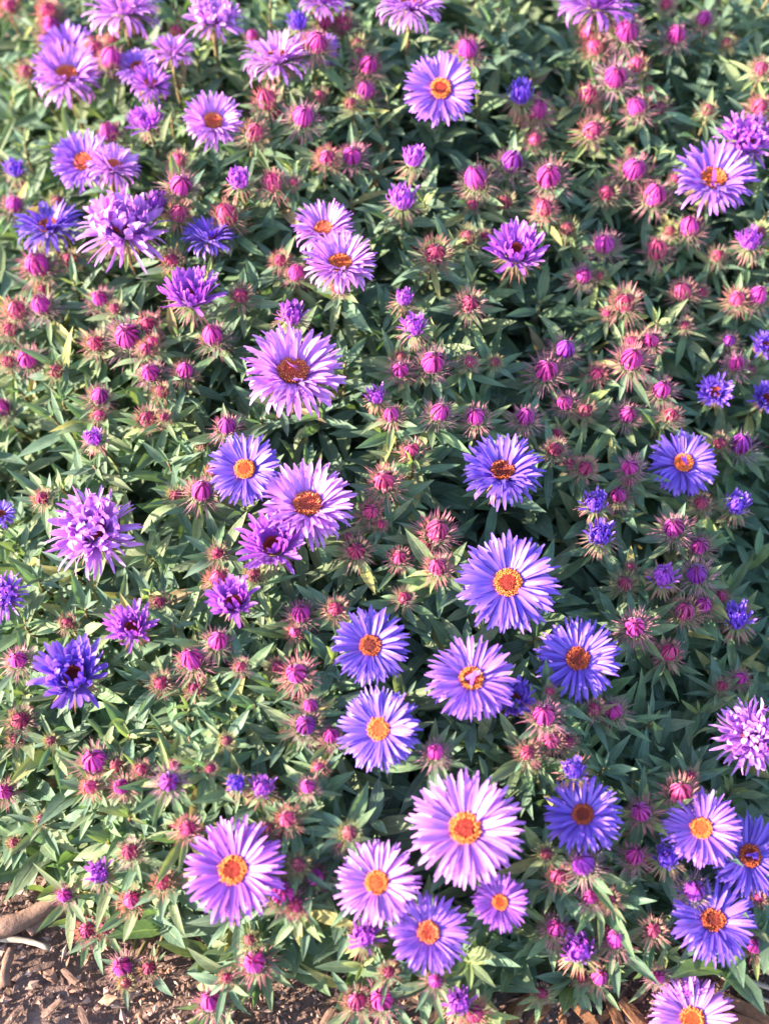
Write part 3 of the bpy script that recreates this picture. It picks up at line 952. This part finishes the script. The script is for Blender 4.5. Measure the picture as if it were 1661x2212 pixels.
for x, y, w, k in random.sample(parsed, 90):            # small side buds crowding the larger ones
    if w > 32 and 30 < x < 1640 and 20 < y < 2120:
        a = random.uniform(0, 6.28)
        q = random.uniform(0.85, 1.2) * w
        parsed.append((x + q * math.cos(a), y + q * math.sin(a), random.uniform(18, 27), random.choice('ccr')))
for i, (x, y, w, k) in enumerate(parsed):
    near = sum(1 for b in parsed if 0 < math.hypot(b[0] - x, b[1] - y) < 62)
    lift = random.uniform(-0.006, 0.008) + (0.004 if w > 40 else -0.004 if w < 30 else 0)
    if k == 'm' and (x, y) == (685, 90):
        lift = 0.02
    head, t = hit(x, y, lift)
    scale = w * t * 2 * HALF / PW * 0.98
    to_cam = (CAM - head).normalized()
    n = (Vector((0, 0, 0.75)) + to_cam * 0.35 + Vector((random.uniform(-.3, .3), random.uniform(-.35, .2), 0))).normalized()
    base = base_of(head)
    root = thing("aster_bud", base, bud_label(x, y, w, k, near), "flower bud", "aster buds among the leaves")
    _, cc, bc = BUD_KIND[k]
    tight = k == 'c'
    if tight and random.random() < 0.35:
        bc, cc = (0.24, 0.21, 0.11), (0.28, 0.08, 0.09)
    m0 = Matrix.Translation(head - base - n * scale * 0.55) @ frame_for(n, random.uniform(0, 6.28)) @ Matrix.Diagonal((scale, scale, scale, 1))
    core = link("bud_head", random.choice(CORES_TIGHT if tight else CORES), root, m0, jit(cc, 0.2, 0.1))
    rf = link("bract_ruff", random.choice(RUFFS_TIGHT if tight or k == 'r' else RUFFS_OPEN), root, m0 @ Matrix.Diagonal((1.18, 1.18, 1.15, 1)), jit(bc, 0.25, 0.15))
    rf["kind"] = "stuff"
    foot = head - n * scale * 0.5
    pts = build_stem(root, base, foot, n, 0.0008, 0.0015)
    lime = random.random() < 0.25
    clothe(root, base, pts, n, 0.001, 0.010, 9, 0.011 + 0.15 * scale, 0.025, (-0.35, 0.45), NARROW if random.random() < 0.4 else LEAVES, (OLIVE, GREEN, LIME) if lime else (TEAL, GREEN, OLIVE))
    clothe(root, base, pts, n, 0.009, 0.060, 10, 0.021, 0.042)

# ---------------------------------------------------------------- leafy shoots without a bud
made = 0
tries = 0
spots = [(f[0], f[1]) for f in FLOWERS]
while made < 190 and tries < 4000:
    tries += 1
    x, y = random.uniform(-40, PW + 40), random.uniform(-60, PH - 120)
    if x < 480 and y > 1900:
        continue
    if min((a - x) ** 2 + (b - y) ** 2 for a, b in spots) < 45 ** 2:
        continue
    spots.append((x, y))
    head, t = hit(x, y, random.uniform(-0.016, 0.000))
    if head.z < 0.02:
        continue
    made += 1
    n = Vector((random.uniform(-.35, .35), random.uniform(-.45, .15), 1)).normalized()
    base = base_of(head)
    lime = random.random() < 0.5
    ax, ay, nick = min(anchors, key=lambda a: (a[0] - x) ** 2 + (a[1] - y) ** 2)
    dist = math.hypot(ax - x, ay - y)
    where = "beside the " + nick if dist < 170 else "near the " + nick if dist < 330 else "far from any open flower"
    root = thing("leafy_shoot", base, "budless %s leafy shoot %s" % ("lime-tipped" if lime else "dark-tipped", where), "shoot", "budless leafy shoots")
    pts = build_stem(root, base, head, n, 0.0007, 0.0015)
    clothe(root, base, pts, n, 0.0003, 0.006, 5, 0.008, 0.013, (0.3, 1.1), LEAVES, (LIME, LIME, GREEN) if lime else (GREEN, TEAL))
    clothe(root, base, pts, n, 0.006, 0.060, 12, 0.021, 0.042)

# ---------------------------------------------------------------- sticks and chips on the mulch
def stick(p0, p1, r, mat, label, cat, name, group=None, knots=0.25):
    L = (p1 - p0).length
    pts, rad = [], []
    side = (p1 - p0).cross(Vector((0, 0, 1))).normalized()
    for i in range(9):
        s = i / 8
        pts.append(p0.lerp(p1, s) + side * (L * 0.03 * math.sin(s * 5 + r * 900)) + Vector((0, 0, random.uniform(-0.06, 0.06) * r)))
        rad.append(r * (1 + random.uniform(-knots, knots) * 0.6) * (1 - 0.25 * s))
    V, F = tube_arrays([p - p0 for p in pts], rad, 9)
    V = [v + Vector((random.uniform(-.07, .07), random.uniform(-.07, .07), random.uniform(-.07, .07))) * r for v in V]
    o = link(name, mesh_from(name, V, F, mat))
    o.location = p0
    o["label"] = label
    o["category"] = cat
    if group:
        o["group"] = group
    return o

def on_ground(x, y, z):
    d = ray(x, y)
    return CAM + d * ((CAM.z - z) / -d.z)

stick(on_ground(-60, 2040, 0.007), on_ground(135, 1938, 0.012), 0.0052, M_WOOD, "thick weathered brown stick lying on the mulch against the foliage", "stick", "stick")
stick(on_ground(62, 2015, 0.004), on_ground(150, 1950, 0.008), 0.0036, M_WOOD, "short brown stick lying alongside the thick weathered stick", "stick", "stick")
stick(on_ground(-10, 2022, 0.005), on_ground(108, 2048, 0.005), 0.0019, M_STRAW, "pale split twig pointing away from the thick stick on the mulch", "stick", "stick")
stick(on_ground(8, 2130, 0.004), on_ground(22, 2050, 0.004), 0.0028, M_WOOD, "thin grey-brown twig on the mulch below the pale split twig", "stick", "stick")
stick(on_ground(1690, 2150, 0.008), on_ground(1540, 2085, 0.010), 0.0014, M_STRAW, "long pale straw stalk lying under the low asters", "straw", "straw_stalk")
stick(on_ground(1700, 2190, 0.006), on_ground(1560, 2110, 0.008), 0.0011, M_STRAW, "second pale straw stalk parallel to the long one", "straw", "straw_stalk")

def chip(x, y, L, W, az, mat, label, name="bark_chip", group=None):
    V, F = [], []
    c = on_ground(x, y, 0.004)
    rows, cols = 5, 3
    th = W * random.uniform(0.2, 0.32)
    for lay in (0, 1):
        for i in range(rows):
            s = i / (rows - 1) - 0.5
            ww = W * (1 - (abs(s) * 1.5) ** 3 * 0.7) * random.uniform(0.85, 1.1)
            for j in range(cols):
                q = j / (cols - 1) - 0.5
                V.append((s * L * random.uniform(0.94, 1.04), q * ww, (lay - 0.5) * th - abs(q) * th * 0.5 + random.uniform(-.12, .12) * th))
    k = rows * cols
    F += [tuple(k + a for a in f) for f in grid_faces(rows, cols)]
    F += [f[::-1] for f in grid_faces(rows, cols)]
    rim = [j for j in range(cols)] + [i * cols + cols - 1 for i in range(1, rows)] + [(rows - 1) * cols + j for j in range(cols - 2, -1, -1)] + [i * cols for i in range(rows - 2, 0, -1)]
    for a, b in zip(rim, rim[1:] + rim[:1]):
        F.append((a, b, k + b, k + a))
    o = link(name, mesh_from(name, V, F, mat, smooth=False))
    o.matrix_basis = Matrix.Translation(c) @ Euler((random.uniform(-.3, .3), random.uniform(-.3, .3), az)).to_matrix().to_4x4()
    o["label"] = label
    o["category"] = "bark chip"
    if group:
        o["group"] = group

CHIPS = [(1115, 2200, .022, .004, 1.1), (1165, 2192, .025, .005, 0.9), (1215, 2208, .020, .004, 1.5), (1255, 2185, .022, .005, 2.2), (1290, 2206, .023, .004, 0.6),
         (1330, 2195, .020, .005, 1.8), (1625, 2190, .030, .006, 2.6), (1645, 2165, .030, .005, 2.4), (1600, 2210, .028, .006, 2.8), (1140, 2160, .022, .005, 0.5),
         (1235, 2150, .020, .005, 0.8), (990, 2205, .018, .004, 2.0), (940, 2195, .016, .004, 0.6), (1080, 2210, .022, .006, 2.5),
         (110, 2180, .011, .003, 0.8), (180, 2200, .012, .003, 2.1), (25, 2200, .014, .0035, 1.2),
         (150, 2110, .013, .003, 2.4), (90, 2090, .012, .003, 0.4), (700, 2208, .014, .004, 1.0), (1380, 2205, .024, .006, 2.2)]
for x, y, L, W, az in CHIPS:
    big = L > 0.019
    chip(x, y, L, W, az, M_BARK if big else M_WOOD,
         "long orange-brown bark chip lying under the low asters" if big else "short grey-brown wood chip on the crumbly mulch",
         group="orange-brown bark chips under the asters" if big else "short wood chips on the mulch")
